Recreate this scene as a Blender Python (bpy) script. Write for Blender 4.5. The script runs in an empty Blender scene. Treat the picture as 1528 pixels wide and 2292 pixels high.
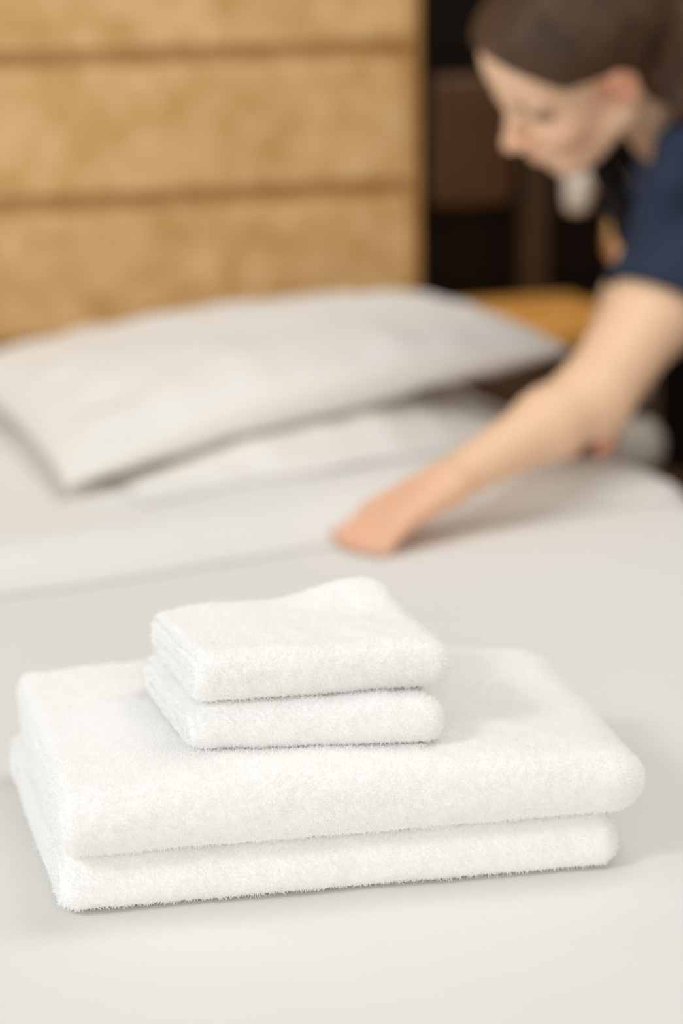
import bpy, bmesh, math, random
import numpy as np
from mathutils import Vector, Matrix, noise
from mathutils.bvhtree import BVHTree

R = math.radians
scene = bpy.context.scene
COL = scene.collection

# ------------------------------------------------------------------ camera
cam_d = bpy.data.cameras.new('camera')
cam = bpy.data.objects.new('camera', cam_d)
COL.objects.link(cam)
PITCH, ROLL = R(13.9), R(0.5)
fw = Vector((0, math.cos(PITCH), -math.sin(PITCH)))
r0 = Vector((1, 0, 0))
u0 = Vector((0, math.sin(PITCH), math.cos(PITCH)))
rv = r0 * math.cos(ROLL) - u0 * math.sin(ROLL)
uv = r0 * math.sin(ROLL) + u0 * math.cos(ROLL)
M = Matrix((rv, uv, -fw)).transposed().to_4x4()
M.translation = (0, 0, 1.2)
cam.matrix_world = M
cam_d.sensor_fit = 'VERTICAL'
cam_d.sensor_height = 36.0
cam_d.sensor_width = 24.0
cam_d.lens = 85
cam_d.clip_start = 0.05
cam_d.dof.use_dof = True
cam_d.dof.focus_distance = 1.505
cam_d.dof.aperture_fstop = 2.8
scene.camera = cam

# ------------------------------------------------------------------ light
world = bpy.data.worlds.new('world')
scene.world = world
world.use_nodes = True
bg = world.node_tree.nodes['Background']
bg.inputs[0].default_value = (1.0, 0.972, 0.925, 1)
bg.inputs[1].default_value = 0.63


def area(name, loc, target, size, power, color):
    d = bpy.data.lights.new(name, 'AREA')
    d.shape = 'RECTANGLE'
    d.size, d.size_y = size
    d.energy = power
    d.color = color
    o = bpy.data.objects.new(name, d)
    COL.objects.link(o)
    o.location = loc
    o.rotation_euler = (Vector(target) - Vector(loc)).to_track_quat('-Z', 'Y').to_euler()
    return o


area('window_daylight', (-2.0, -0.05, 2.55), (0.0, 1.7, 0.65), (0.6, 0.6), 27, (0.90, 0.975, 1.0))
area('face_fill', (-3.0, 2.5, 1.25), (0.4, 2.5, 0.9), (1.4, 1.4), 40, (0.97, 0.985, 1.0))  # added fill lamp on the left that brightens the woman's face
area('front_window', (0.4, -3.2, 1.9), (0.4, 2.4, 0.75), (3.2, 1.9), 52, (1.0, 0.985, 0.955))
area('overhead_fill', (0.9, 2.2, 2.9), (0.7, 2.5, 0.6), (1.6, 1.2), 22, (1.0, 0.97, 0.92))  # unseen fill lamp added overhead to lift the far part of the bed

scene.view_settings.view_transform = 'Standard'
scene.view_settings.look = 'None'
scene.view_settings.gamma = 1
scene.view_settings.exposure = 0.02
scene.view_settings.use_curve_mapping = False
scene.cycles.max_bounces = 16
scene.cycles.diffuse_bounces = 12
scene.cycles.transmission_bounces = 12

BED_YAW = R(20)
BED = Matrix.Rotation(BED_YAW, 4, 'Z')      # local x across the bed, local y towards the headboard


# ------------------------------------------------------------------ helpers
def tag(o, label=None, cat=None, group=None, kind=None):
    if label: o['label'] = label
    if cat: o['category'] = cat
    if group: o['group'] = group
    if kind: o['kind'] = kind
    return o


def empty(name, loc=(0, 0, 0), mat=None):
    o = bpy.data.objects.new(name, None)
    COL.objects.link(o)
    o.empty_display_size = 0.1
    o.matrix_world = mat if mat is not None else Matrix.Translation(loc)
    return o


def mesh_obj(name, verts, faces, mat, parent=None, mw=None, smooth=True):
    me = bpy.data.meshes.new(name)
    me.from_pydata([tuple(v) for v in verts], [], [tuple(f) for f in faces])
    me.validate()
    if smooth:
        me.polygons.foreach_set('use_smooth', [True] * len(me.polygons))
    me.materials.append(mat)
    o = bpy.data.objects.new(name, me)
    COL.objects.link(o)
    if parent is not None:
        o.parent = parent          # child geometry is given in the parent's local space
    elif mw is not None:
        o.matrix_world = mw
    return o


def bm_obj(name, bm, mat, parent=None, mw=None, smooth=False, angle=None):
    me = bpy.data.meshes.new(name)
    bmesh.ops.recalc_face_normals(bm, faces=bm.faces)
    bm.to_mesh(me)
    bm.free()
    if smooth:
        me.polygons.foreach_set('use_smooth', [True] * len(me.polygons))
    me.materials.append(mat)
    o = bpy.data.objects.new(name, me)
    COL.objects.link(o)
    if parent is not None:
        o.parent = parent
    elif mw is not None:
        o.matrix_world = mw
    return o


def add_box(bm, lo, hi, bevel=0.0, seg=2):
    g = bmesh.ops.create_cube(bm, size=1)
    for v in g['verts']:
        for i in range(3):
            v.co[i] = lo[i] + (v.co[i] + 0.5) * (hi[i] - lo[i])
    if bevel:
        es = list({e for v in g['verts'] for e in v.link_edges})
        bmesh.ops.bevel(bm, geom=es, offset=bevel, segments=seg, profile=0.5, affect='EDGES')


def box_obj(name, lo, hi, mat, parent=None, mw=None, bevel=0.003):
    bm = bmesh.new()
    add_box(bm, lo, hi, bevel)
    return bm_obj(name, bm, mat, parent, mw)


def add_lathe(bm, prof, centre=(0, 0, 0), n=40, axis='Z'):
    rings = []
    for (r, z) in prof:
        ring = []
        for k in range(n):
            t = 2 * math.pi * k / n
            ring.append(bm.verts.new((centre[0] + r * math.cos(t), centre[1] + r * math.sin(t), centre[2] + z)))
        rings.append(ring)
    for a, b in zip(rings, rings[1:]):
        for k in range(n):
            bm.faces.new((a[k], a[(k + 1) % n], b[(k + 1) % n], b[k]))
    for ring, flip in ((rings[0], True), (rings[-1], False)):
        bm.faces.new(ring[::-1] if flip else ring)


def lathe_obj(name, prof, centre, mat, parent=None, mw=None, n=40):
    bm = bmesh.new()
    add_lathe(bm, prof, centre, n)
    return bm_obj(name, bm, mat, parent, mw, smooth=True)


def add_tube(bm, pts, rad, n=12):
    pts = [Vector(p) for p in pts]
    rings = []
    for i, p in enumerate(pts):
        d = (pts[min(i + 1, len(pts) - 1)] - pts[max(i - 1, 0)]).normalized()
        a = d.orthogonal().normalized()
        b = d.cross(a)
        r = rad[i] if hasattr(rad, '__len__') else rad
        rings.append([bm.verts.new(p + (a * math.cos(t) + b * math.sin(t)) * r)
                      for t in (2 * math.pi * k / n for k in range(n))])
    for a, b in zip(rings, rings[1:]):
        best = min(range(n), key=lambda s: (a[0].co - b[s].co).length)
        for k in range(n):
            bm.faces.new((a[k], a[(k + 1) % n], b[(k + 1 + best) % n], b[(k + best) % n]))
    bm.faces.new(rings[0][::-1])
    bm.faces.new(rings[-1])


# ------------------------------------------------------------------ materials
def material(name):
    m = bpy.data.materials.new(name)
    m.use_nodes = True
    return m, m.node_tree.nodes, m.node_tree.links, m.node_tree.nodes['Principled BSDF']


def plain(name, col, rough=0.6, metal=0.0, spec=0.5, noise_amt=0.0, noise_scale=20, sheen=0.0):
    m, N, L, p = material(name)
    p.inputs['Base Color'].default_value = (*col, 1)
    p.inputs['Roughness'].default_value = rough
    p.inputs['Metallic'].default_value = metal
    p.inputs['Specular IOR Level'].default_value = spec
    if sheen:
        p.inputs['Sheen Weight'].default_value = sheen
    if noise_amt:
        tc = N.new('ShaderNodeTexCoord')
        nz = N.new('ShaderNodeTexNoise')
        nz.inputs['Scale'].default_value = noise_scale
        nz.inputs['Detail'].default_value = 4
        rp = N.new('ShaderNodeValToRGB')
        rp.color_ramp.elements[0].color = (*[c * (1 - noise_amt) for c in col], 1)
        rp.color_ramp.elements[1].color = (*[min(1, c * (1 + noise_amt)) for c in col], 1)
        rp.color_ramp.elements[0].position = 0.3
        rp.color_ramp.elements[1].position = 0.7
        L.new(tc.outputs['Object'], nz.inputs['Vector'])
        L.new(nz.outputs['Fac'], rp.inputs['Fac'])
        L.new(rp.outputs['Color'], p.inputs['Base Color'])
    return m


def cotton(name, col, stripe=False, weave=0.06):
    m, N, L, p = material(name)
    p.inputs['Roughness'].default_value = 0.75
    p.inputs['Specular IOR Level'].default_value = 0.25
    p.inputs['Sheen Weight'].default_value = 0.15
    p.inputs['Base Color'].default_value = (*col, 1)
    tc = N.new('ShaderNodeTexCoord')
    if stripe:
        mp = N.new('ShaderNodeMapping')
        mp.inputs['Rotation'].default_value = (0, 0, R(STRIPE_ANGLE))
        wv = N.new('ShaderNodeTexWave')
        wv.bands_direction = 'X'
        wv.wave_type = 'BANDS'
        wv.inputs['Scale'].default_value = 2 * math.pi / 20 / 0.0050
        wv.inputs['Distortion'].default_value = 0.0
        L.new(tc.outputs['Object'], mp.inputs['Vector'])
        L.new(mp.outputs['Vector'], wv.inputs['Vector'])
        mx = N.new('ShaderNodeValToRGB')
        mx.color_ramp.elements[0].position = 0.35
        mx.color_ramp.elements[1].position = 0.65
        mx.color_ramp.elements[0].color = (*[c * 0.98 for c in col], 1)
        mx.color_ramp.elements[1].color = (*col, 1)
        L.new(wv.outputs['Fac'], mx.inputs['Fac'])
        L.new(mx.outputs['Color'], p.inputs['Base Color'])
        rr = N.new('ShaderNodeMapRange')
        rr.inputs['To Min'].default_value = 0.85
        rr.inputs['To Max'].default_value = 0.45
        L.new(wv.outputs['Fac'], rr.inputs['Value'])
        L.new(rr.outputs['Result'], p.inputs['Roughness'])
    nz = N.new('ShaderNodeTexNoise')
    nz.inputs['Scale'].default_value = 900
    nz.inputs['Detail'].default_value = 2
    bp = N.new('ShaderNodeBump')
    bp.inputs['Strength'].default_value = weave
    bp.inputs['Distance'].default_value = 0.0005
    L.new(tc.outputs['Object'], nz.inputs['Vector'])
    L.new(nz.outputs['Fac'], bp.inputs['Height'])
    L.new(bp.outputs['Normal'], p.inputs['Normal'])
    return m


STRIPE_ANGLE = -38
M_SHEET = cotton('white_striped_sateen', (0.785, 0.778, 0.752), stripe=True)
M_DUVET = cotton('white_percale', (0.81, 0.80, 0.768))
M_PILLOW = cotton('white_pillow_cotton', (0.82, 0.80, 0.762))
M_MATTRESS = plain('mattress_ticking', (0.7, 0.68, 0.64), 0.9)
M_BASE = plain('dark_bed_base', (0.03, 0.02, 0.015), 0.6)


def terry(name):
    m, N, L, p = material(name)
    p.inputs['Base Color'].default_value = (0.95, 0.947, 0.94, 1)
    p.inputs['Roughness'].default_value = 0.9
    p.inputs['Specular IOR Level'].default_value = 0.15
    tc = N.new('ShaderNodeTexCoord')
    nz = N.new('ShaderNodeTexNoise')
    nz.inputs['Scale'].default_value = 600
    nz.inputs['Detail'].default_value = 3
    bp = N.new('ShaderNodeBump')
    bp.inputs['Strength'].default_value = 0.6
    bp.inputs['Distance'].default_value = 0.0012
    L.new(tc.outputs['Object'], nz.inputs['Vector'])
    L.new(nz.outputs['Fac'], bp.inputs['Height'])
    L.new(bp.outputs['Normal'], p.inputs['Normal'])
    return m


M_TERRY = terry('white_terry')
m_, N_, L_, p_ = material('white_terry_loops')
p_.inputs['Base Color'].default_value = (0.97, 0.967, 0.96, 1)
p_.inputs['Roughness'].default_value = 0.7
p_.inputs['Specular IOR Level'].default_value = 0.25
tr_ = N_.new('ShaderNodeBsdfTranslucent')
tr_.inputs['Color'].default_value = (0.97, 0.965, 0.955, 1)
mx_ = N_.new('ShaderNodeMixShader')
mx_.inputs[0].default_value = 0.2
out_ = N_['Material Output']
L_.new(p_.outputs[0], mx_.inputs[1])
L_.new(tr_.outputs[0], mx_.inputs[2])
L_.new(mx_.outputs[0], out_.inputs['Surface'])
M_LOOPS = m_


def burl(name, c0, c1):
    m, N, L, p = material(name)
    p.inputs['Roughness'].default_value = 0.5
    p.inputs['Specular IOR Level'].default_value = 0.3
    tc = N.new('ShaderNodeTexCoord')
    n1 = N.new('ShaderNodeTexNoise')
    n1.inputs['Scale'].default_value = 20
    n1.inputs['Detail'].default_value = 6
    n1.inputs['Roughness'].default_value = 0.62
    n1.inputs['Distortion'].default_value = 0.15
    rp = N.new('ShaderNodeValToRGB')
    e = rp.color_ramp.elements
    e[0].position, e[0].color = 0.34, (*c0, 1)
    e[1].position, e[1].color = 0.66, (*c1, 1)
    L.new(tc.outputs['Object'], n1.inputs['Vector'])
    L.new(n1.outputs['Fac'], rp.inputs['Fac'])
    L.new(rp.outputs['Color'], p.inputs['Base Color'])
    return m


M_BOARD = burl('golden_burl_veneer', (0.52, 0.295, 0.10), (0.74, 0.485, 0.235))
M_GROOVE = burl('brown_backing_board', (0.40, 0.20, 0.06), (0.52, 0.29, 0.11))
M_DARKWALL = plain('dark_stained_wood', (0.0065, 0.0028, 0.0010), 0.6, noise_amt=0.4, noise_scale=6, spec=0.12)
M_REFLECTION = plain('brown_reflection_patch', (0.085, 0.040, 0.017), 0.35, noise_amt=0.3, noise_scale=5, spec=0.3)  # brown that paints a glossy reflection on the dark wall
M_BATTEN = plain('olive_brown_batten', (0.045, 0.022, 0.007), 0.5, noise_amt=0.2)
M_FLOOR = plain('brown_carpet', (0.10, 0.06, 0.035), 0.95, noise_amt=0.25, noise_scale=60)
M_WALL2 = plain('beige_plaster', (0.35, 0.26, 0.17), 0.9)
M_STAND = burl('amber_veneer', (0.72, 0.31, 0.06), (0.88, 0.45, 0.11))
M_STANDIN = plain('brown_cabinet_wood', (0.13, 0.065, 0.028), 0.55, noise_amt=0.25)
M_BRASS = plain('brushed_brass', (0.80, 0.50, 0.22), 0.45, metal=0.75)
M_GLASS = plain('frosted_white_glass', (0.80, 0.70, 0.60), 0.3)
M_CERAMIC = plain('pale_glazed_ceramic', (0.92, 0.84, 0.72), 0.2, noise_amt=0.12)
M_CERAMIC2 = plain('cool_white_glaze', (0.80, 0.74, 0.74), 0.25)
M_DARK = plain('dark_metal', (0.03, 0.025, 0.02), 0.4)


def skin_mat():
    m, N, L, p = material('skin')
    p.inputs['Roughness'].default_value = 0.5
    p.inputs['Specular IOR Level'].default_value = 0.35
    p.inputs['Subsurface Weight'].default_value = 0.12
    p.inputs['Subsurface Radius'].default_value = (0.012, 0.005, 0.003)
    at = N.new('ShaderNodeVertexColor')
    at.layer_name = 'flush'
    rp = N.new('ShaderNodeMixRGB')
    rp.inputs[1].default_value = (0.80, 0.53, 0.352, 1)
    rp.inputs[2].default_value = (0.82, 0.36, 0.23, 1)
    L.new(at.outputs['Color'], rp.inputs[0])
    L.new(rp.outputs[0], p.inputs['Base Color'])
    return m


M_SKIN = skin_mat()
M_HAIR = plain('brown_hair', (0.070, 0.037, 0.020), 0.55, noise_amt=0.4, noise_scale=35, spec=0.25)
M_NAVY = plain('navy_cotton', (0.022, 0.032, 0.060), 0.85, noise_amt=0.08, noise_scale=300, spec=0.2)
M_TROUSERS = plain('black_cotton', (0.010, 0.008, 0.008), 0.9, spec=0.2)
M_EYE = plain('lowered_eyelid', (0.50, 0.24, 0.15), 0.5)
M_BROW = plain('brown_brow', (0.10, 0.05, 0.03), 0.7)
M_LIP = plain('lip', (0.55, 0.20, 0.15), 0.4)
M_SHOE = plain('black_leather', (0.02, 0.02, 0.02), 0.4)

# ------------------------------------------------------------------ setting
HB = 3.07                      # bed-local y of the headboard face
tag(box_obj('floor', (-3.5, -1.5, -0.1), (4.0, 3.3, 0.0), M_FLOOR, mw=BED, bevel=0),
    kind='structure', label='dark brown carpeted floor')
tag(box_obj('wall_back', (-3.5, 3.13, 0.0), (4.0, 3.3, 2.7), M_DARKWALL, mw=BED, bevel=0),
    kind='structure', label='very dark brown wall behind the bed')
tag(box_obj('wall_right', (3.2, -1.5, 0.0), (3.35, 3.12, 2.7), M_WALL2, mw=BED, bevel=0), kind='structure')
tag(box_obj('trim_1', (1.405, 3.105, 0.0), (1.447, 3.13, 0.965), M_BATTEN, mw=BED, bevel=0.003),
    kind='structure', label='slim olive brown upright on the dark wall')
tag(box_obj('wall_reflection', (1.268, 3.112, 0.800), (1.398, 3.13, 0.985), M_REFLECTION, mw=BED, bevel=0.012),  # thin slab standing in for a reflection, painted in its colour
    kind='structure', label='lighter brown patch, a painted reflection on the dark wall')

# headboard: wide golden boards with grooves between them
hb = empty('headboard', mat=BED @ Matrix.Translation((0.25, HB + 0.01, 0.0)))
tag(hb, 'golden brown headboard of wide horizontal boards behind the pillows', 'headboard')
X0, X1 = -1.25, 0.972
GR = [0.467, 0.652, 0.837, 1.0225, 1.208]
edges = [0.30] + GR + [1.394]
for i in range(len(edges) - 1):
    lo = edges[i] + (0.0105 if i else 0)
    hi = edges[i + 1] - (0.0105 if i < len(edges) - 2 else 0)
    box_obj('board', (X0, -0.010, lo), (X1, 0.0, hi), M_BOARD, parent=hb, bevel=0.004)
box_obj('backing_panel', (X0 + 0.002, 0.0, 0.0), (X1 - 0.001, 0.03, 1.392), M_GROOVE, parent=hb, bevel=0.001)
box_obj('edge_strip', (X1 + 0.0005, -0.012, 0.0), (X1 + 0.014, 0.03, 1.394), M_GROOVE, parent=hb, bevel=0.004)

# ------------------------------------------------------------------ bed
BA0, BA1, BF, BH = -0.62, 1.212, 1.02, 3.055
bed = empty('bed', mat=BED @ Matrix.Translation((0.3, 2.0, 0)))
tag(bed, 'double bed base and mattress under the white bedding', 'bed')
box_obj('bed_base', (BA0 - 0.3 + 0.03, BF - 2.0 + 0.03, 0.06), (BA1 - 0.3 - 0.03, BH - 2.0 - 0.01, 0.30), M_BASE, parent=bed, bevel=0.01)
for sx in (BA0 + 0.1, BA1 - 0.1):
    for sy in (BF + 0.1, BH - 0.1):
        box_obj('bed_leg', (sx - 0.33, sy - 2.03, 0), (sx - 0.27, sy - 1.97, 0.06), M_DARK, parent=bed)
box_obj('mattress', (BA0 - 0.3 + 0.012, BF - 2.0 + 0.012, 0.302), (BA1 - 0.3 - 0.012, BH - 2.0 - 0.01, 0.592), M_MATTRESS, parent=bed, bevel=0.045)


def nz(x, y, z=0.0):
    return noise.noise(Vector((x, y, z)))


def side_path(s, off, R0=0.05, zt=0.6, lo=BA0, hi=BA1):
    """across the bed: hangs down at both sides; s is arc length from the middle of the flat part"""
    mid = (lo + hi) / 2
    half = (hi - lo) / 2 - R0
    t = s
    sg = 1 if t >= 0 else -1
    t = abs(t)
    if t <= half:
        return mid + sg * t, zt + off, 0.0, 1.0
    t -= half
    ang = t / R0
    if ang <= math.pi / 2:
        return (mid + sg * (half + (R0 + off) * math.sin(ang)), zt - R0 + (R0 + off) * math.cos(ang), sg * math.sin(ang), math.cos(ang))
    return mid + sg * (half + R0 + off), zt - R0 - (t - R0 * math.pi / 2), sg, 0.0


def sheet_mesh(name, fn, ns, nt, mat, thick, mw):
    V = [fn(i / (ns - 1), j / (nt - 1)) for j in range(nt) for i in range(ns)]
    F = [(j * ns + i, j * ns + i + 1, (j + 1) * ns + i + 1, (j + 1) * ns + i) for j in range(nt - 1) for i in range(ns - 1)]
    o = mesh_obj(name, V, F, mat, mw=mw)
    md = o.modifiers.new('thickness', 'SOLIDIFY')
    md.thickness = thick
    md.offset = -1
    return o


def bottom_sheet(p, q):
    half = (BA1 - BA0) / 2 - 0.05
    smax = half + 0.05 * math.pi / 2 + 0.22
    s = -smax + 2 * smax * p
    # along the bed, from the hanging foot end to the headboard
    Lf = 0.22 + 0.05 * math.pi / 2
    tt = q * (Lf + BH - 0.02 - (BF + 0.05)) - Lf
    a, z, na, nzz = side_path(s, 0.0)
    z += 0.0016 * nz(a * 5, tt * 5) + 0.0008 * nz(a * 14, tt * 14, 3) if nzz > 0.9 else 0
    if tt >= 0:
        return (a, BF + 0.05 + tt, z)
    ang = -tt / 0.05
    if ang <= math.pi / 2:
        return (a, BF + 0.05 - 0.05 * math.sin(ang), z - 0.05 * (1 - math.cos(ang)))
    return (a, BF, z - 0.05 - (-tt - 0.05 * math.pi / 2))


sh = sheet_mesh('bed_sheet', bottom_sheet, 150, 150, M_SHEET, 0.003, BED)
tag(sh, 'smooth white bed sheet with fine stripes under the folded towels', 'sheet')


def fold_b(a):
    """front edge of the turned-back duvet across the bed"""
    return 2.095 + (a - 0.43) * 0.15 + 0.008 * math.sin(a * 9) - 0.02 * max(0, a - 1.0)


def duvet(p, q):
    half = (BA1 - BA0) / 2 - 0.05
    smax = half + 0.05 * math.pi / 2 + 0.16
    s = -smax + 2 * smax * p
    a0 = side_path(s, 0)[0]
    b0 = fold_b(min(max(a0, BA0), BA1))
    # q runs under the rolled front edge and back over the top
    L = 2.98 - b0
    d = (q ** 1.6) * L
    rr = 0.016
    k = min(1, d / (0.11 - 0.05 * min(1, max(0, (a0 - 0.8) / 0.2))))
    rise = k * k * (3 - 2 * k)
    lift = 0.021 - 0.012 * min(1, max(0, (a0 - 1.02) / 0.16)) + 0.016 * math.exp(-((a0 - 0.98) / 0.14) ** 2) * math.exp(-((d - 0.06) / 0.09) ** 2)
    lift += 0.006 * math.exp(-((a0 - 0.62) / 0.12) ** 2) * math.exp(-((d - 0.06) / 0.07) ** 2)
    lift += 0.003 * nz(a0 * 6, d * 8, 5) * k + 0.0015 * nz(a0 * 15, d * 22, 8) * k
    off = 0.0031 + max(0.002, lift) * rise
    a, z, na, nn = side_path(s, off)
    tt = b0 + d - (BF + 0.05)
    if nn > 0.9: z += 0.0016 * nz(a * 5, tt * 5) + 0.0008 * nz(a * 14, tt * 14, 3)
    return (a, b0 + d, z)


dv = sheet_mesh('duvet', duvet, 170, 110, M_DUVET, 0.002, BED)
tag(dv, 'plain white turned-back bed cover being smoothed by the bending woman', 'duvet')


PILLOW_TREE = []


def pillow(name, corners, top, bot, label, seed, flat=None, n=64, gentle=0.46, rest=None, lift=0.0, gap=0.004, pull=0.07):
    """corners FL, FR, BR, BL in bed-local space; top/bot the bulge above/below the seam"""
    C = [Vector(c) for c in corners]
    V, F = [], []

    def pos(p, q, side):
        p2 = p * (1 - 0.05 * (1 - q * q) * abs(p) ** 3)
        q2 = q * (1 - pull * (1 - p * p) * abs(q) ** 3)
        u, v = (p2 + 1) / 2, (q2 + 1) / 2
        c = C[0].lerp(C[1], u).lerp(C[3].lerp(C[2], u), v)
        c.z += lift * (1 - p * p) * max(0.0, -q) ** 2
        bulge = (max(0, (1 - p * p) * (1 - q * q))) ** gentle
        wr = 0.007 * nz(p * 2.4 + seed, q * 2.4, side) + 0.004 * nz(p * 7 + seed, q * 5, side + 4)
        edge = min(1, 6 * (1 - abs(p)) * 1, 6 * (1 - abs(q)))
        # puckers fanning out of the corners and the short seams
        pk = 0.004 * math.sin(q * 17 + seed) * max(0, abs(p) - 0.55) * 2.2 + 0.003 * math.sin(p * 23 + seed) * max(0, abs(q) - 0.6) * 2.2
        h = (top if side > 0 else bot) * bulge + (wr + pk) * edge
        z = c.z + side * h
        if flat is not None and side < 0:
            z = max(z, flat + 0.001 * abs(p))
        if rest is not None:                      # soft contact with the pillow underneath
            tops = [rest.ray_cast(Vector((c.x + ex, c.y + ey, 2.0)), Vector((0, 0, -1)))[0] for ex in (-0.012, 0, 0.012) for ey in (-0.012, 0, 0.012)]
            tops = [t.z for t in tops if t is not None]
            if tops:
                z = max(z, max(tops) + (gap if side < 0 else 3 * gap * edge + gap * 1.1))
        return (c.x, c.y, z)
    idx = {}
    for side in (1, -1):
        for j in range(n + 1):
            for i in range(n + 1):
                rim = i in (0, n) or j in (0, n)
                if rim and side < 0:
                    idx[(side, i, j)] = idx[(1, i, j)]
                    continue
                idx[(side, i, j)] = len(V)
                V.append(pos(math.sin(math.pi / 2 * (2 * i / n - 1)), math.sin(math.pi / 2 * (2 * j / n - 1)), side))
    for side in (1, -1):
        for j in range(n):
            for i in range(n):
                f = [idx[(side, i, j)], idx[(side, i + 1, j)], idx[(side, i + 1, j + 1)], idx[(side, i, j + 1)]]
                F.append(f if side > 0 else f[::-1])
    o = mesh_obj(name, V, F, M_PILLOW, mw=BED)
    PILLOW_TREE.append(BVHTree.FromPolygons(V, F))
    tag(o, label, 'pillow', 'white pillows against the headboard')
    return o


e_ = dv.evaluated_get(bpy.context.evaluated_depsgraph_get())
m_e = e_.to_mesh()
DUVET_TREE = BVHTree.FromPolygons([v.co.copy() for v in m_e.vertices], [tuple(p.vertices) for p in m_e.polygons])
e_.to_mesh_clear()
pillow('pillow', [(0.620, 2.285, 0.620), (1.125, 2.395, 0.620), (1.15, 2.90, 0.640), (0.60, 2.90, 0.640)],
       0.050, 0.03, 'lower white pillow lying flat beneath the plump upper pillow', 2.0, gentle=0.8, rest=DUVET_TREE, gap=0.0012)
pillow('pillow', [(0.552, 2.330, 0.640), (1.192, 2.50, 0.708), (1.20, 2.90, 0.696), (0.55, 2.92, 0.664)],
       0.068, 0.036, 'plump upper white pillow resting on the flat pillow below the headboard', 7.3, rest=PILLOW_TREE[0],
       lift=0.010, gentle=0.40, pull=0.085)

# ------------------------------------------------------------------ towels
def towel(name, corners, z0, T, layers, label, group, cat='towel', pile_count=60000, pile_len=0.0022,
          p_exp=2.3, top_fn=None, seed=0.0, right_round=1.0, rim=0.006, pile_weight=None, step=0.0035, x_lip=None, lean=0.0):
    """corners (FL, FR, BR, BL) on the ground; a soft folded slab whose open layered end is at the left"""
    FL, FR, BR, BL = [Vector((c[0], c[1], 0)) for c in corners]
    W = ((FR - FL).length + (BR - BL).length) / 2
    D = ((BL - FL).length + (BR - FR).length) / 2
    hr = T / 2
    Lh = D / 2 - hr
    # stadium ring
    per = 4 * Lh + 2 * math.pi * hr
    n = int(per / step)
    ring = []
    for k in range(n):
        s = (k + 0.5) / n * per
        if s < 2 * Lh:                     # top, front to back
            c, nrm = -Lh + s, (0.0, 1.0)
        elif s < 2 * Lh + math.pi * hr:    # back fold
            t = (s - 2 * Lh) / hr
            c, nrm = Lh, (math.sin(t), math.cos(t))
        elif s < 4 * Lh + math.pi * hr:    # bottom
            c, nrm = Lh - (s - 2 * Lh - math.pi * hr), (0.0, -1.0)
        else:                              # front fold
            t = (s - 4 * Lh - math.pi * hr) / hr
            c, nrm = -Lh, (-math.sin(t), -math.cos(t))
        e = 2.0 / p_exp
        nx = math.copysign(abs(nrm[0]) ** e, nrm[0]) if nrm[0] else 0.0
        ny = math.copysign(abs(nrm[1]) ** e, nrm[1]) if nrm[1] else 0.0
        ring.append((c, nx, ny, k / n))
    V, F, wts = [], [], []

    def k_(z):
        return min(1.0, max(0.0, (z + hr) / T)) ** 2

    def place(x, y, z, amt=1.0):
        u, v = x / W, (y + D / 2) / D
        v += lean / D * k_(z) * max(0.0, 1 - v / 0.35)
        g = FL.lerp(FR, u).lerp(BL.lerp(BR, u), v)
        zz = z + hr
        k = zz / T
        dx = 0.0016 * nz(x * 28 + seed, y * 28, z * 40) + 0.0008 * nz(x * 90 + seed, y * 90, z * 90)
        dy = 0.0018 * nz(x * 22 + seed, y * 30, z * 50 + 7) + 0.0009 * nz(x * 90, y * 90 + seed, z * 90 + 4)
        dz = (0.0016 * nz(x * 25 + seed, y * 25, 11) + 0.0008 * nz(x * 85, y * 85 + seed, 14)) * k
        if top_fn:
            dz += top_fn(u, v) * k
        return (g.x + dx * amt, g.y + dy * amt, z0 + max(0.0, zz + dz))

    nxs = int(W / step)
    xs = []
    for i in range(nxs + 1):
        xs.append(i / nxs * (W - hr * right_round))
    arc = [(W - hr * right_round + hr * right_round * math.sin(t), math.cos(t)) for t in np.linspace(0, math.pi / 2, 10)[1:]]
    stations = [(x, 1.0) for x in xs] + arc
    nr = len(ring)
    rows = []
    for (x, g) in stations:
        row = []
        left = 1.0
        if x < rim:
            q = 1 - x / rim
            left = 1 - 0.16 * q * q
        for (c, a, b, f) in ring:
            cc = c * (1 - 0.03 * (1 - g))
            xo = x + (x_lip(f) if x_lip else 0) * max(0, 1 - x / (W * 0.5))
            row.append(len(V))
            V.append(place(xo, cc + hr * a * g * left, hr * b * g * left))
        rows.append(row)
    for r1, r2 in zip(rows, rows[1:]):
        for k in range(nr):
            F.append((r1[k], r2[k], r2[(k + 1) % nr], r1[(k + 1) % nr]))
    F.append(rows[-1][::-1]) if False else None
    # close the right end along its centre line
    n_body = len(V)
    last = rows[-1]
    half = nr // 2
    # left end: concentric rings with a spiral of rounded cloth edges
    lev = max(8, layers * 7)
    prev = rows[0]
    for l in range(1, lev + 1):
        rho = 1 - l / lev
        row = []
        for (c, a, b, f) in ring:
            t = rho * layers + f
            w_ = abs(math.sin(math.pi * t))
            depth = -0.005 * w_ + 0.009 * (1 - w_) ** 3 + 0.0015 * nz(f * 20 + seed, rho * 9, 2)
            rr_ = 0.84 * rho
            xo = (x_lip(f) if x_lip else 0)
            row.append(len(V))
            V.append(place(depth + xo + 0.002, c + hr * a * rr_, hr * b * rr_, 0.6))
        for k in range(nr):
            F.append((prev[k], prev[(k + 1) % nr], row[(k + 1) % nr], row[k]))
        prev = row
    o = mesh_obj(name, V, F, M_TERRY)
    o.data.materials.append(M_LOOPS)
    tag(o, label, cat, group)
    # terry pile on everything but the hidden underside
    vg = o.vertex_groups.new(name='pile')
    zs = [v[2] for v in V]
    for i, v in enumerate(V):
        w = 0.0 if v[2] < z0 + 0.0035 else 1.0
        if w and i >= n_body:
            w = 0.25
        if pile_weight and w:
            w *= pile_weight(v)
        if w:
            vg.add([i], w, 'REPLACE')
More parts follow.
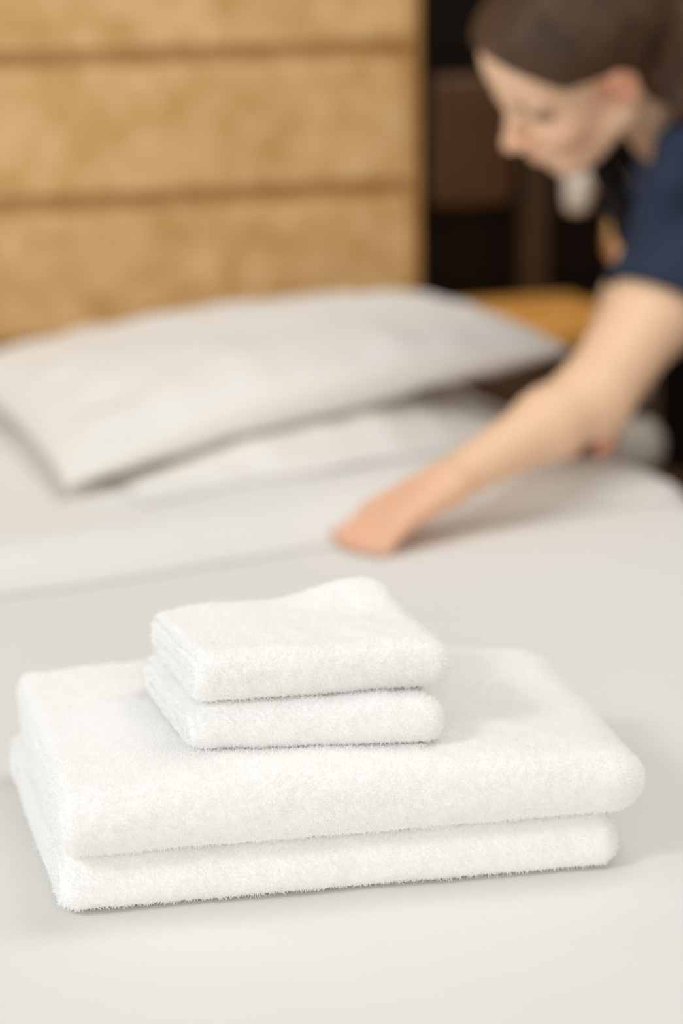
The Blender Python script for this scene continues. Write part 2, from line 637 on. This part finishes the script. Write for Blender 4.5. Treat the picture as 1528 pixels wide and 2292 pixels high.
    md = o.modifiers.new('terry_pile', 'PARTICLE_SYSTEM')
    ps = o.particle_systems[-1]
    st = ps.settings
    st.type = 'HAIR'
    st.use_advanced_hair = True
    st.count = pile_count
    st.emit_from = 'FACE'
    st.use_emit_random = True
    st.use_even_distribution = True
    st.hair_step = 4
    st.display_step = 3
    st.render_step = 3
    st.hair_length = pile_len * 0.45
    st.factor_random = pile_len * 0.10
    st.brownian_factor = pile_len * 0.36
    st.length_random = 0.35
    st.root_radius = 1.0
    st.tip_radius = 0.8
    st.radius_scale = 0.00046
    st.use_close_tip = False
    st.material = 2
    ps.vertex_group_density = 'pile'
    ps.seed = int(seed * 10) + 3
    return o


def sm(x, a, b):
    t = min(1, max(0, (x - a) / (b - a)))
    return t * t * (3 - 2 * t)


# bath towels
towel('bath_towel', [(-0.171, 1.386), (0.179, 1.457), (0.126, 1.690), (-0.236, 1.640)], 0.6012, 0.0342, 3,
      'lower large white bath towel at the bottom of the stack on the bed', 'folded white towels', pile_count=180000, p_exp=2.9,
      seed=1.3, right_round=0.8, lean=0.007,
      pile_weight=lambda v: 0.0 if (v[2] > 0.637 and -0.2 < v[0] < 0.15 and 1.43 < v[1] < 1.65) else 1.0)
towel('bath_towel', [(-0.168, 1.379), (0.196, 1.455), (0.150, 1.698), (-0.231, 1.652)], 0.6372, 0.0445, 3,
      'upper large white bath towel carrying two small folded towels', 'folded white towels', pile_count=450000, p_exp=2.2,
      seed=4.1, right_round=1.3,
      top_fn=lambda u, v: -0.004 * sm(u, 0.18, 0.0) - 0.003 * sm(u, 0.8, 1.0) + 0.002 * math.sin(u * 5) + 0.002 * sm(u, 0.5, 0.9) * sm(v, 0.5, 0.9))
# small towels
towel('face_towel', [(-0.092, 1.449), (0.0665, 1.463), (0.028, 1.600), (-0.134, 1.578)], 0.683, 0.030, 2,
      'small white folded towel lying on the big towels, under another', 'folded white towels', pile_count=95000, p_exp=2.15, lean=0.003,
      seed=6.7, right_round=0.9,
      top_fn=lambda u, v: 0.003 * sm(v, 0.5, 1.0) - 0.002 * sm(u, 0.15, 0.0))
towel('face_towel', [(-0.089, 1.453), (0.075, 1.485), (0.029, 1.612), (-0.129, 1.584)], 0.7135, 0.032, 2,
      'topmost small white folded towel with one raised back corner', 'folded white towels', pile_count=120000, p_exp=2.1,
      seed=8.2, right_round=1.1,
      top_fn=lambda u, v: 0.013 * sm(u, 0.45, 0.85) * sm(v, 0.55, 1.0) - 0.004 * sm(u, 0.25, 0.0) * sm(v, 0.2, 0.9))

# ------------------------------------------------------------------ nightstand and what is on it
NX0, NX1, NY0, NY1, NZ = 1.268, 1.475, 2.71, 3.10, 0.673
ns = empty('nightstand', mat=BED @ Matrix.Translation(((NX0 + NX1) / 2, (NY0 + NY1) / 2, 0)))
tag(ns, 'slim brown wooden nightstand with amber top beside the bed', 'nightstand')
cx, cy = (NX0 + NX1) / 2, (NY0 + NY1) / 2
hx, hy = (NX1 - NX0) / 2, (NY1 - NY0) / 2
UY = -hy + 0.10                 # the upper tier stands back from the lower cabinet
box_obj('nightstand_top', (-hx, UY, NZ - 0.022), (hx, hy, NZ), M_STAND, parent=ns, bevel=0.003)
for s in (-1, 1):
    box_obj('side_panel', (s * hx - (0.018 if s > 0 else 0), UY + 0.006, 0.4852), (s * hx + (0.018 if s < 0 else 0), hy - 0.01, NZ - 0.0222), M_STANDIN, parent=ns)
    box_obj('side_panel', (s * hx - (0.018 if s > 0 else 0), -hy + 0.006, 0.02), (s * hx + (0.018 if s < 0 else 0), hy - 0.01, 0.4648), M_STANDIN, parent=ns)
box_obj('back_panel', (-hx + 0.0182, hy - 0.03, 0.02), (hx - 0.0182, hy - 0.012, 0.4648), M_STANDIN, parent=ns)
box_obj('shelf', (-hx, -hy, 0.465), (hx, hy - 0.004, 0.485), M_STANDIN, parent=ns)
box_obj('upper_drawer', (-hx + 0.0185, UY + 0.008, 0.490), (hx - 0.0185, UY + 0.028, NZ - 0.026), M_STANDIN, parent=ns)
dr = box_obj('drawer', (-hx + 0.02, -hy + 0.004, 0.05), (hx - 0.02, -hy + 0.022, 0.460), M_STANDIN, parent=ns)
kb = lathe_obj('knob', [(0.004, 0.0), (0.006, 0.012), (0.012, 0.018), (0.010, 0.026), (0.001, 0.028)], (0, 0, 0), M_BRASS)
kb.parent = dr
kb.matrix_local = Matrix.Translation((0, -hy + 0.004, 0.3)) @ Matrix.Rotation(R(90), 4, 'X')

CA = (1.405, 2.760, 0.4855)
cf = empty('carafe', mat=BED @ Matrix.Translation(CA))
tag(cf, 'round pale carafe with stopper on the nightstand shelf behind the arm', 'carafe')
prof = [(0.022, 0.0)] + [(0.040 * math.sin(t) ** 0.9 + 0.004, 0.040 - 0.040 * math.cos(t)) for t in np.linspace(0.6, 2.6, 16)] + [(0.016, 0.080)]
lathe_obj('carafe_body', prof, (0, 0, 0), M_CERAMIC, parent=cf)
lathe_obj('neck_ring', [(0.016, 0.0801), (0.018, 0.083), (0.018, 0.094), (0.014, 0.098)], (0, 0, 0), M_DARK, parent=cf)
lathe_obj('stopper', [(0.010, 0.0981), (0.022, 0.106), (0.027, 0.125), (0.024, 0.145), (0.012, 0.156), (0.001, 0.158)], (0, 0, 0), M_CERAMIC2, parent=cf)

# wall lamp between the headboard and the woman
wl = empty('wall_lamp', mat=BED @ Matrix.Translation((1.50, 3.13, 0.84)))
tag(wl, 'small brass wall lamp with pale glass shade behind the woman', 'lamp')
WLP = dict(shade=(1.428, 2.977, 0.8045), body=(1.492, 2.98, 0.731))


def wloc(p, d=(0, 0, 0)):
    return (p[0] - 1.50 + d[0], p[1] - 3.13 + d[1], p[2] - 0.84 + d[2])


lathe_pts = [(0.001, -0.001), (0.013, 0.0), (0.017, 0.008), (0.0185, 0.03), (0.0185, 0.062), (0.016, 0.064), (0.002, 0.064)]
lathe_obj('glass_shade', lathe_pts, wloc(WLP['shade']), M_GLASS, parent=wl)
body_pts = [(0.001, -0.001), (0.012, 0.003), (0.018, 0.016), (0.019, 0.035), (0.016, 0.07), (0.010, 0.095), (0.003, 0.10)]
lathe_obj('brass_body', body_pts, wloc(WLP['body']), M_BRASS, parent=wl)
bm = bmesh.new()
add_tube(bm, [wloc(WLP['shade'], (0, 0, 0.0645)), wloc(WLP['shade'], (0.02, 0, 0.082)), wloc(WLP['body'], (0, 0, 0.108)), wloc(WLP['body'], (0.01, 0.06, 0.115)), (0, -0.012, 0.02)], 0.004)
bm_obj('arm', bm, M_BRASS, parent=wl, smooth=True)
box_obj('wall_plate', (-0.025, -0.014, -0.03), (0.025, -0.001, 0.06), M_BRASS, parent=wl, bevel=0.003)

# ------------------------------------------------------------------ the woman
H_VOX = 0.0042


class Field:
    def __init__(self, lo, hi, h):
        self.lo, self.h = np.array(lo, float), h
        self.n = np.ceil((np.array(hi) - self.lo) / h).astype(int) + 1
        self.d = np.full(self.n, 0.08, np.float32)

    def window(self, lo, hi, pad):
        i0 = np.clip(np.floor((np.array(lo) - pad - self.lo) / self.h).astype(int), 0, self.n)
        i1 = np.clip(np.ceil((np.array(hi) + pad - self.lo) / self.h).astype(int) + 1, 0, self.n)
        ax = [self.lo[k] + self.h * np.arange(i0[k], i1[k]) for k in range(3)]
        G = np.stack(np.meshgrid(*ax, indexing='ij'), -1)
        return tuple(slice(a, b) for a, b in zip(i0, i1)), G

    def join(self, sl, d, k):
        cur = self.d[sl]
        hh = np.clip(0.5 + 0.5 * (cur - d) / k, 0, 1)
        self.d[sl] = cur * (1 - hh) + d * hh - k * hh * (1 - hh)

    def carve(self, sl, d, k):
        cur = self.d[sl]
        d = -d
        hh = np.clip(0.5 - 0.5 * (cur - d) / k, 0, 1)
        self.d[sl] = cur * (1 - hh) + d * hh + k * hh * (1 - hh)

    def cone(self, a, b, ra, rb, k=0.02, grow=0.0, carve=False):
        a, b = np.array(a, float), np.array(b, float)
        ra, rb = ra + grow, rb + grow
        m = max(ra, rb)
        sl, G = self.window(np.minimum(a, b) - m, np.maximum(a, b) + m, 0.05)
        if G.size == 0: return
        ba = b - a
        t = np.clip(((G - a) @ ba) / (ba @ ba), 0, 1)
        d = np.linalg.norm(G - a - t[..., None] * ba, axis=-1) - (ra + (rb - ra) * t)
        (self.carve if carve else self.join)(sl, d.astype(np.float32), k)

    def chain(self, pts, rs, k=0.015, grow=0.0):
        for (a, b, ra, rb) in zip(pts, pts[1:], rs, rs[1:]):
            self.cone(a, b, ra, rb, k, grow)

    def ell(self, c, axes, rad, k=0.02, grow=0.0, carve=False):
        c = np.array(c, float)
        A = np.array(axes, float)
        rad = np.array(rad, float) + grow
        sl, G = self.window(c - rad.max(), c + rad.max(), 0.05)
        if G.size == 0: return
        q = (G - c) @ A.T
        k0 = np.linalg.norm(q / rad, axis=-1)
        k1 = np.linalg.norm(q / (rad * rad), axis=-1) + 1e-9
        d = k0 * (k0 - 1) / k1
        (self.carve if carve else self.join)(sl, d.astype(np.float32), k)

    def surface(self):
        """naive surface nets"""
        d, n = self.d, self.n
        ins = d < 0
        c = np.zeros(tuple(n - 1), np.int8)
        for i in (0, 1):
            for j in (0, 1):
                for k in (0, 1):
                    c += ins[i:n[0] - 1 + i, j:n[1] - 1 + j, k:n[2] - 1 + k]
        cells = np.argwhere((c > 0) & (c < 8))
        idx = np.full(tuple(n - 1), -1, np.int64)
        idx[tuple(cells.T)] = np.arange(len(cells))
        acc = np.zeros((len(cells), 3))
        cnt = np.zeros(len(cells))
        corners = np.array([(i, j, k) for i in (0, 1) for j in (0, 1) for k in (0, 1)])
        vals = np.stack([d[tuple((cells + o).T)] for o in corners], 1)
        for p in range(8):
            for q in range(p + 1, 8):
                if np.abs(corners[p] - corners[q]).sum() != 1: continue
                m = (vals[:, p] < 0) != (vals[:, q] < 0)
                t = vals[m, p] / (vals[m, p] - vals[m, q])
                acc[m] += corners[p] + t[:, None] * (corners[q] - corners[p])
                cnt[m] += 1
        verts = self.lo + self.h * (cells + acc / cnt[:, None])
        quads = []
        for ax in range(3):
            o = [0, 0, 0]; o[ax] = 1
            b, cc = [k for k in range(3) if k != ax]
            A_ = ins[tuple(slice(0, n[k] - (1 if k == ax else 0)) for k in range(3))]
            B_ = ins[tuple(slice(1 if k == ax else 0, n[k]) for k in range(3))]
            e = np.argwhere(A_ != B_)
            e = e[(e[:, b] > 0) & (e[:, cc] > 0) & (e[:, b] < n[b] - 1) & (e[:, cc] < n[cc] - 1)]
            fl = A_[tuple(e.T)]
            eb = np.zeros(3, int); eb[b] = 1
            ec = np.zeros(3, int); ec[cc] = 1
            q = np.stack([idx[tuple((e - eb - ec).T)], idx[tuple((e - ec).T)], idx[tuple(e.T)], idx[tuple((e - eb).T)]], 1)
            if ax == 1: fl = ~fl
            q[~fl] = q[~fl][:, ::-1]
            quads.append(q)
        return verts, np.concatenate(quads)

    def obj(self, name, mat, parent=None, mw_inv=None, relax=2):
        v, q = self.surface()
        me = bpy.data.meshes.new(name)
        if mw_inv is not None:
            v = v + mw_inv
        me.vertices.add(len(v)); me.vertices.foreach_set('co', v.astype(np.float32).ravel())
        me.loops.add(q.size); me.loops.foreach_set('vertex_index', q.astype(np.int32).ravel())
        me.polygons.add(len(q))
        me.polygons.foreach_set('loop_start', np.arange(0, q.size, 4, dtype=np.int32))
        me.polygons.foreach_set('use_smooth', np.ones(len(q), bool))
        me.update(calc_edges=True)
        me.validate()
        me.materials.append(mat)
        o = bpy.data.objects.new(name, me)
        COL.objects.link(o)
        if parent is not None: o.parent = parent
        if relax:
            md = o.modifiers.new('soften', 'SMOOTH')
            md.factor = 0.5
            md.iterations = relax
        return o


def vec(*a): return np.array(a, float)
def unit(v): return v / np.linalg.norm(v)


# head frame: forward f, up u, left l (her left faces the camera)
HP, HY, HR = R(36), R(10), R(31)
f0 = vec(-math.cos(HP), 0, -math.sin(HP))
u0_ = vec(-math.sin(HP), 0, math.cos(HP))
l0 = np.cross(u0_, f0)
hf = unit(f0 * math.cos(HY) + l0 * math.sin(HY))
l1 = np.cross(u0_, hf)
hu = unit(u0_ * math.cos(HR) + l1 * math.sin(HR))
hl = unit(np.cross(hu, hf))
EAR = vec(0.294, 2.555, 1.022)
HM = EAR - 0.068 * hl
HAX = [hf, hl, hu]
def hd(f, l, u): return HM + f * hf + l * hl + u * hu


def head_shapes(F, grow=0.0):
    F.ell(hd(0.003, 0, 0.045), HAX, (0.094, 0.073, 0.078), 0.02, grow)      # cranium
    F.ell(hd(0.045, 0, 0.055), HAX, (0.052, 0.062, 0.056), 0.02, grow)      # forehead


def face_shapes(F):
    F.ell(hd(0.045, 0, -0.020), HAX, (0.048, 0.058, 0.060), 0.025)          # mid face
    F.ell(hd(0.055, 0, -0.062), HAX, (0.034, 0.036, 0.030), 0.025)          # lower face
    F.ell(hd(0.074, 0, -0.083), HAX, (0.015, 0.018, 0.013), 0.015)          # chin
    for s in (-1, 1):
        F.cone(hd(0.005, s * 0.056, -0.040), hd(0.065, s * 0.020, -0.080), 0.015, 0.013, 0.025)   # jaw
        F.ell(hd(0.068, s * 0.036, -0.022), HAX, (0.020, 0.022, 0.018), 0.02)      # cheek
        F.ell(hd(0.090, s * 0.036, 0.010), HAX, (0.015, 0.017, 0.011), 0.010, carve=True)   # eye socket
        F.ell(hd(0.075, s * 0.036, 0.009), HAX, (0.012, 0.014, 0.011), 0.005)       # eyelid
        F.cone(hd(0.094, s * 0.012, 0.024), hd(0.082, s * 0.046, 0.027), 0.007, 0.006, 0.010)  # brow ridge
    F.cone(hd(0.092, 0, 0.014), hd(0.112, 0, -0.022), 0.007, 0.009, 0.012)   # nose bridge
    F.ell(hd(0.114, 0, -0.026), HAX, (0.010, 0.010, 0.009), 0.008)           # nose tip
    for s in (-1, 1):
        F.ell(hd(0.102, s * 0.012, -0.029), HAX, (0.010, 0.007, 0.007), 0.006)
    F.cone(hd(0.093, -0.017, -0.052), hd(0.098, 0, -0.050), 0.005, 0.0065, 0.006)
    F.cone(hd(0.098, 0, -0.050), hd(0.093, 0.017, -0.052), 0.0065, 0.005, 0.006)
    F.cone(hd(0.091, -0.014, -0.061), hd(0.095, 0, -0.061), 0.005, 0.007, 0.006)
    F.cone(hd(0.095, 0, -0.061), hd(0.091, 0.014, -0.061), 0.007, 0.005, 0.006)


def ear_shapes(F):
    for s in (-1, 1):
        F.ell(hd(-0.004, s * 0.076, 0.006), [unit(hf + 0.25 * s * hl), unit(hl * s - 0.25 * hf), hu], (0.018, 0.007, 0.030), 0.008)
        F.ell(hd(-0.008, s * 0.071, -0.020), HAX, (0.009, 0.006, 0.010), 0.006)
        F.ell(hd(-0.002, s * 0.084, 0.003), HAX, (0.009, 0.004, 0.016), 0.005, carve=True)


# joints (her left arm is the one towards the camera)
SHL, ELL, WRL = vec(0.416, 2.655, 0.872), vec(0.260, 2.445, 0.714), vec(0.102, 2.322, 0.652)
SHR, ELR, WRR = vec(0.425, 2.94, 0.885), vec(0.352, 2.86, 0.742), vec(0.285, 2.690, 0.672)
NECK0, NECK1 = hd(-0.030, 0, -0.035), vec(0.440, 2.775, 0.925)
CHEST, WAIST, PELV = vec(0.53, 2.80, 0.855), vec(0.70, 2.79, 0.885), vec(0.84, 2.77, 0.885)
HIP = [vec(0.83, 2.68, 0.86), vec(0.83, 2.86, 0.86)]
KNEE = [vec(0.66, 2.66, 0.47), vec(0.68, 2.88, 0.47)]
ANK = [vec(0.74, 2.64, 0.085), vec(0.78, 2.90, 0.085)]


def torso(F, grow=0.0):
    ax = [unit(PELV - CHEST), vec(0, 1, 0), unit(np.cross(unit(PELV - CHEST), vec(0, 1, 0)))]
    F.ell(CHEST, ax, (0.15, 0.155, 0.105), 0.05, grow)
    F.ell(WAIST, ax, (0.14, 0.130, 0.095), 0.06, grow)
    F.ell(PELV, ax, (0.12, 0.165, 0.115), 0.06, grow)
    F.cone(SHL, (CHEST + SHL) / 2, 0.050, 0.07, 0.05, grow)
    F.cone(SHR, (CHEST + SHR) / 2, 0.050, 0.07, 0.05, grow)
    F.cone(NECK1, CHEST, 0.055, 0.09, 0.05, grow)


def arms(F, side):
    S, E, W = (SHL, ELL, WRL) if side > 0 else (SHR, ELR, WRR)
    F.cone(S, S * 0.45 + E * 0.55, 0.048, 0.046, 0.03)
    F.cone(S * 0.45 + E * 0.55, E, 0.046, 0.040, 0.02)
    F.cone(E, E * 0.70 + W * 0.30, 0.037, 0.034, 0.02)
    F.cone(E * 0.70 + W * 0.30, W, 0.034, 0.0215, 0.02)


def hand(F, W, fwd, palm_n, curl, thumb_side, scale=1.0):
    """five separate fingers off a palm; fwd from wrist to knuckles, palm_n out of the back of the hand"""
    fwd = unit(fwd)
    side = unit(np.cross(palm_n, fwd))
    nrm = unit(np.cross(fwd, side))
    K = W + fwd * 0.080 * scale
    for s in (-0.028, -0.009, 0.010, 0.028):
        F.cone(W + side * s * 0.55, K + side * s, 0.0150, 0.0120, 0.014)
    for k, s in enumerate((-0.030, -0.010, 0.010, 0.029)):
        Ls = ((0.032, 0.021, 0.017), (0.040, 0.026, 0.020), (0.043, 0.028, 0.020), (0.039, 0.024, 0.019))[k if thumb_side > 0 else 3 - k]
        p = K + side * s
        ang = curl[0]
        r = 0.0098
        for j, L in enumerate(Ls):
            d = fwd * math.cos(ang) - nrm * math.sin(ang) + side * s * (0.5 if j == 0 else -1.0)
            q = p + unit(d) * L * scale
            F.cone(p, q, r, r - 0.0010, 0.003)
            p, r = q, r - 0.0010
            ang += curl[1]
    # thumb off the side of the palm
    t0 = W + fwd * 0.022 + side * thumb_side * 0.016
    t1 = t0 + fwd * 0.030 + side * thumb_side * 0.028 - nrm * 0.010
    t2 = t1 + fwd * 0.032 + side * thumb_side * 0.006 - nrm * 0.008
    t3 = t2 + fwd * 0.024 - side * thumb_side * 0.002 - nrm * 0.004
    F.chain([t0, t1, t2, t3], [0.0150, 0.0120, 0.0100, 0.0085], 0.006)


def legs(F, grow=0.0, lo=0.0):
    for h, k, a in zip(HIP, KNEE, ANK):
        F.cone(h, k, 0.088, 0.056, 0.04, grow)
        F.cone(k, k * 0.6 + a * 0.4, 0.055, 0.054, 0.03, grow)
        F.cone(k * 0.6 + a * 0.4, a, 0.054, 0.036, 0.03, grow)
        F.cone(a, a + vec(0.035, 0, -0.045), 0.036, 0.034, 0.02, grow)
        F.cone(a + vec(0.02, 0, -0.045), a + vec(-0.14, 0, -0.058), 0.035, 0.024, 0.02, grow)


ROOT = vec(0.80, 2.77, 0.0)
woman = empty('person', loc=tuple(ROOT))
tag(woman, 'person in navy short-sleeved top bending over the bed, reaching for the cover', 'person')

B = Field((-0.05, 2.18, -0.005), (1.02, 3.10, 1.20), H_VOX)
torso(B)
legs(B)
head_shapes(B)
face_shapes(B)
B.chain([NECK0, NECK0 * 0.45 + NECK1 * 0.55, NECK1], [0.052, 0.050, 0.056], 0.03)
ear_shapes(B)
arms(B, 1)
arms(B, -1)
hand(B, WRL, vec(-0.052, -0.034, -0.020), vec(-0.36, -0.22, 1.0), (0.40, 0.46), -1, 0.90)
hand(B, WRR, vec(-0.035, -0.07, -0.018), vec(-0.2, -0.35, 1.0), (0.10, 0.15), 1)
body = B.obj('body', M_SKIN, woman, -ROOT)
dg_ = bpy.context.evaluated_depsgraph_get()
TREES = []
for b_ in (sh, dv):
    e_ = b_.evaluated_get(dg_)
    m_e = e_.to_mesh()
    TREES.append(BVHTree.FromPolygons([BED @ v.co for v in m_e.vertices], [tuple(p.vertices) for p in m_e.polygons]))
    e_.to_mesh_clear()
for v in body.data.vertices:
    w = v.co + Vector(ROOT)
    if w.x < 0.33 and 0.52 < w.z < 0.67:
        for t_ in TREES:
            hit = t_.ray_cast(Vector((w.x, w.y, 0.9)), Vector((0, 0, -1)))
            if hit[0] is not None and w.z < hit[0].z + 0.0035:
                w.z = hit[0].z + 0.0035
        v.co = w - Vector(ROOT)
# flushed skin at ears, cheeks, nose, knuckles and hands (a colour the skin itself has)
co = np.empty(len(body.data.vertices) * 3, np.float32)
body.data.vertices.foreach_get('co', co)
co = co.reshape(-1, 3) + ROOT
fl = np.zeros(len(co))
for c, r, a in ((hd(-0.006, 0.08, 0.010), 0.032, 0.85), (hd(0.112, 0, -0.03), 0.022, 0.35), (hd(0.06, 0.05, -0.03), 0.030, 0.25),
                (hd(0.095, 0, -0.056), 0.016, 0.6), (WRL + vec(-0.07, -0.03, -0.02), 0.09, 0.35), (WRR + vec(-0.03, -0.07, -0.02), 0.09, 0.9)):
    fl = np.maximum(fl, a * np.clip(1.4 - np.linalg.norm(co - c, axis=1) / r, 0, 1).clip(0, 1))
ca = body.data.color_attributes.new('flush', 'FLOAT_COLOR', 'POINT')
ca.data.foreach_set('color', np.stack([fl, fl, fl, np.ones_like(fl)], 1).astype(np.float32).ravel())

# short-sleeved navy top
S = Field((0.20, 2.45, 0.62), (1.02, 3.10, 1.06), 0.005)
torso(S, 0.008)
for (a, b) in ((SHL, ELL), (SHR, ELR)):
    S.cone(a, a + (b - a) * 0.55, 0.062, 0.064, 0.03)
# neckline and sleeve ends cut square
sl, G = S.window(NECK1 - 0.2, NECK1 + 0.2, 0)
S.carve(sl, (np.linalg.norm(G - (NECK1 + (NECK0 - NECK1) * 0.55), axis=-1) - 0.060).astype(np.float32), 0.006)
for (a, b) in ((SHL, ELL), (SHR, ELR)):
    e = a + (b - a) * 0.47
    dvec = unit(vec(-0.34, -0.32, -0.88))
    sl, G = S.window(e - 0.13, e + 0.13, 0)
    cut = np.maximum(-((G - e) @ dvec), np.linalg.norm(G - e - dvec * 0.06, axis=-1) - 0.105)
    S.carve(sl, cut.astype(np.float32), 0.004)
sl, G = S.window((0.80, 2.4, 0.5), (1.1, 3.2, 1.1), 0)
S.carve(sl, (0.90 - G[..., 0]).astype(np.float32) * -1 * -1, 0.004) if False else None
# collar standing off the neck and hanging open at the front
ndir = unit(NECK0 - NECK1)
S.chain([vec(0.385, 2.635, 0.985), vec(0.362, 2.592, 0.955), vec(0.349, 2.575, 0.915), vec(0.340, 2.580, 0.880), vec(0.332, 2.59, 0.850)],
        [0.018, 0.020, 0.020, 0.022, 0.018], 0.025)
S.chain([vec(0.405, 2.64, 0.975), vec(0.40, 2.63, 0.93), vec(0.392, 2.63, 0.88)], [0.03, 0.035, 0.035], 0.03)
shirt = S.obj('short_sleeved_top', M_NAVY, woman, -ROOT)
shirt['label'] = 'navy cotton top'
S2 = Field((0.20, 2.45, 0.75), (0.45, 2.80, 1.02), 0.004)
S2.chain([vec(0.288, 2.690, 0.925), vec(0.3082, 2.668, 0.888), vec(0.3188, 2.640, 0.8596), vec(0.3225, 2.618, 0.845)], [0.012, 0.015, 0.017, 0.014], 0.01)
inner = S2.obj('collar', M_TROUSERS, woman, -ROOT)  # black colour paints the shade on the far side of the navy collar
inner['label'] = 'inner collar of the navy top, shade painted black'

# trousers
T_ = Field((0.5, 2.5, 0.05), (1.02, 3.05, 1.06), 0.006)
ax = [unit(PELV - CHEST), vec(0, 1, 0), unit(np.cross(unit(PELV - CHEST), vec(0, 1, 0)))]
T_.ell(PELV, ax, (0.12, 0.165, 0.115), 0.06, 0.014)
for h, k, a in zip(HIP, KNEE, ANK):
    T_.cone(h, k, 0.102, 0.070, 0.04)
    T_.cone(k, a + vec(0, 0, 0.02), 0.068, 0.055, 0.03)
tro = T_.obj('trousers', M_TROUSERS, woman, -ROOT)
for a in ANK:
    P = Field(a - 0.2, a + 0.2, 0.005)
    P.n = P.n
    P.cone(a + vec(0.03, 0, -0.042), a + vec(-0.14, 0, -0.055), 0.045, 0.034, 0.02)
    sl, G = P.window(a - 0.2, a + 0.2, 0)
    P.carve(sl, (G[..., 2] - 0.004).astype(np.float32), 0.003)
    sh_ = P.obj('shoe', M_SHOE, woman, -ROOT)

# hair: swept back over the skull above the ears, tied into a tail
Hh = Field(HM - 0.24, HM + 0.24, 0.004)
head_shapes(Hh, 0.009)
Hh.ell(hd(-0.035, 0, 0.045), HAX, (0.075, 0.080, 0.078), 0.02)
Hh.ell(hd(-0.062, 0, -0.012), HAX, (0.052, 0.066, 0.060), 0.02)
Hh.ell(hd(-0.066, 0.022, -0.040), HAX, (0.046, 0.060, 0.040), 0.02)
sl, G = Hh.window(HM - 0.24, HM + 0.24, 0)
q = (G - HM)
qf, ql, qu = q @ hf, q @ hl, q @ hu
line = np.where(qf > -0.005, 0.021 + (qf + 0.005) * 0.33 + 0.9 * np.clip(qf - 0.055, 0, 1), 0.021 + (qf + 0.005) * 4.2)
keep = (line - qu)                       # positive below the hairline
Hh.carve(sl, (-keep * 0.7).astype(np.float32) * 1.0 if False else (qu * 0 - (keep * 0.7) * -1 * -1).astype(np.float32), 0.008)

tail = [hd(-0.095, 0.0, 0.062), vec(0.372, 2.672, 1.105), vec(0.380, 2.645, 1.075), vec(0.378, 2.612, 1.035), vec(0.366, 2.588, 1.004), vec(0.362, 2.578, 0.985)]
Hh.chain(tail, [0.020, 0.026, 0.028, 0.024, 0.014, 0.006], 0.012)
hair = Hh.obj('hair', M_HAIR, woman, -ROOT)
hair['label'] = 'brown hair tied back'
# facial details
for s in (-1, 1):
    c = hd(0.0745, s * 0.0385, 0.009)
    E_ = Field(c - 0.03, c + 0.03, 0.0015)
    E_.ell(c, [hf, hl, hu], (0.0115, 0.0125, 0.0065), 0.003)
    E_.obj('eyelid', M_EYE, woman, -ROOT, relax=1)
    E_ = Field(c - 0.03, c + 0.03, 0.0015)
    E_.chain([hd(0.088, s * 0.028, 0.012), hd(0.084, s * 0.040, 0.014), hd(0.073, s * 0.052, 0.010)], [0.0025, 0.005, 0.003], 0.003)
    E_.obj('eyelash', M_BROW, woman, -ROOT, relax=1)
    E_ = Field(hd(0.09, s * 0.03, 0.03) - 0.05, hd(0.09, s * 0.03, 0.03) + 0.05, 0.0015)
    E_.chain([hd(0.0985, s * 0.014, 0.031), hd(0.094, s * 0.034, 0.031), hd(0.080, s * 0.052, 0.027)], [0.0018, 0.0026, 0.0015], 0.003)
    E_.obj('eyebrow', M_BROW, woman, -ROOT, relax=1)
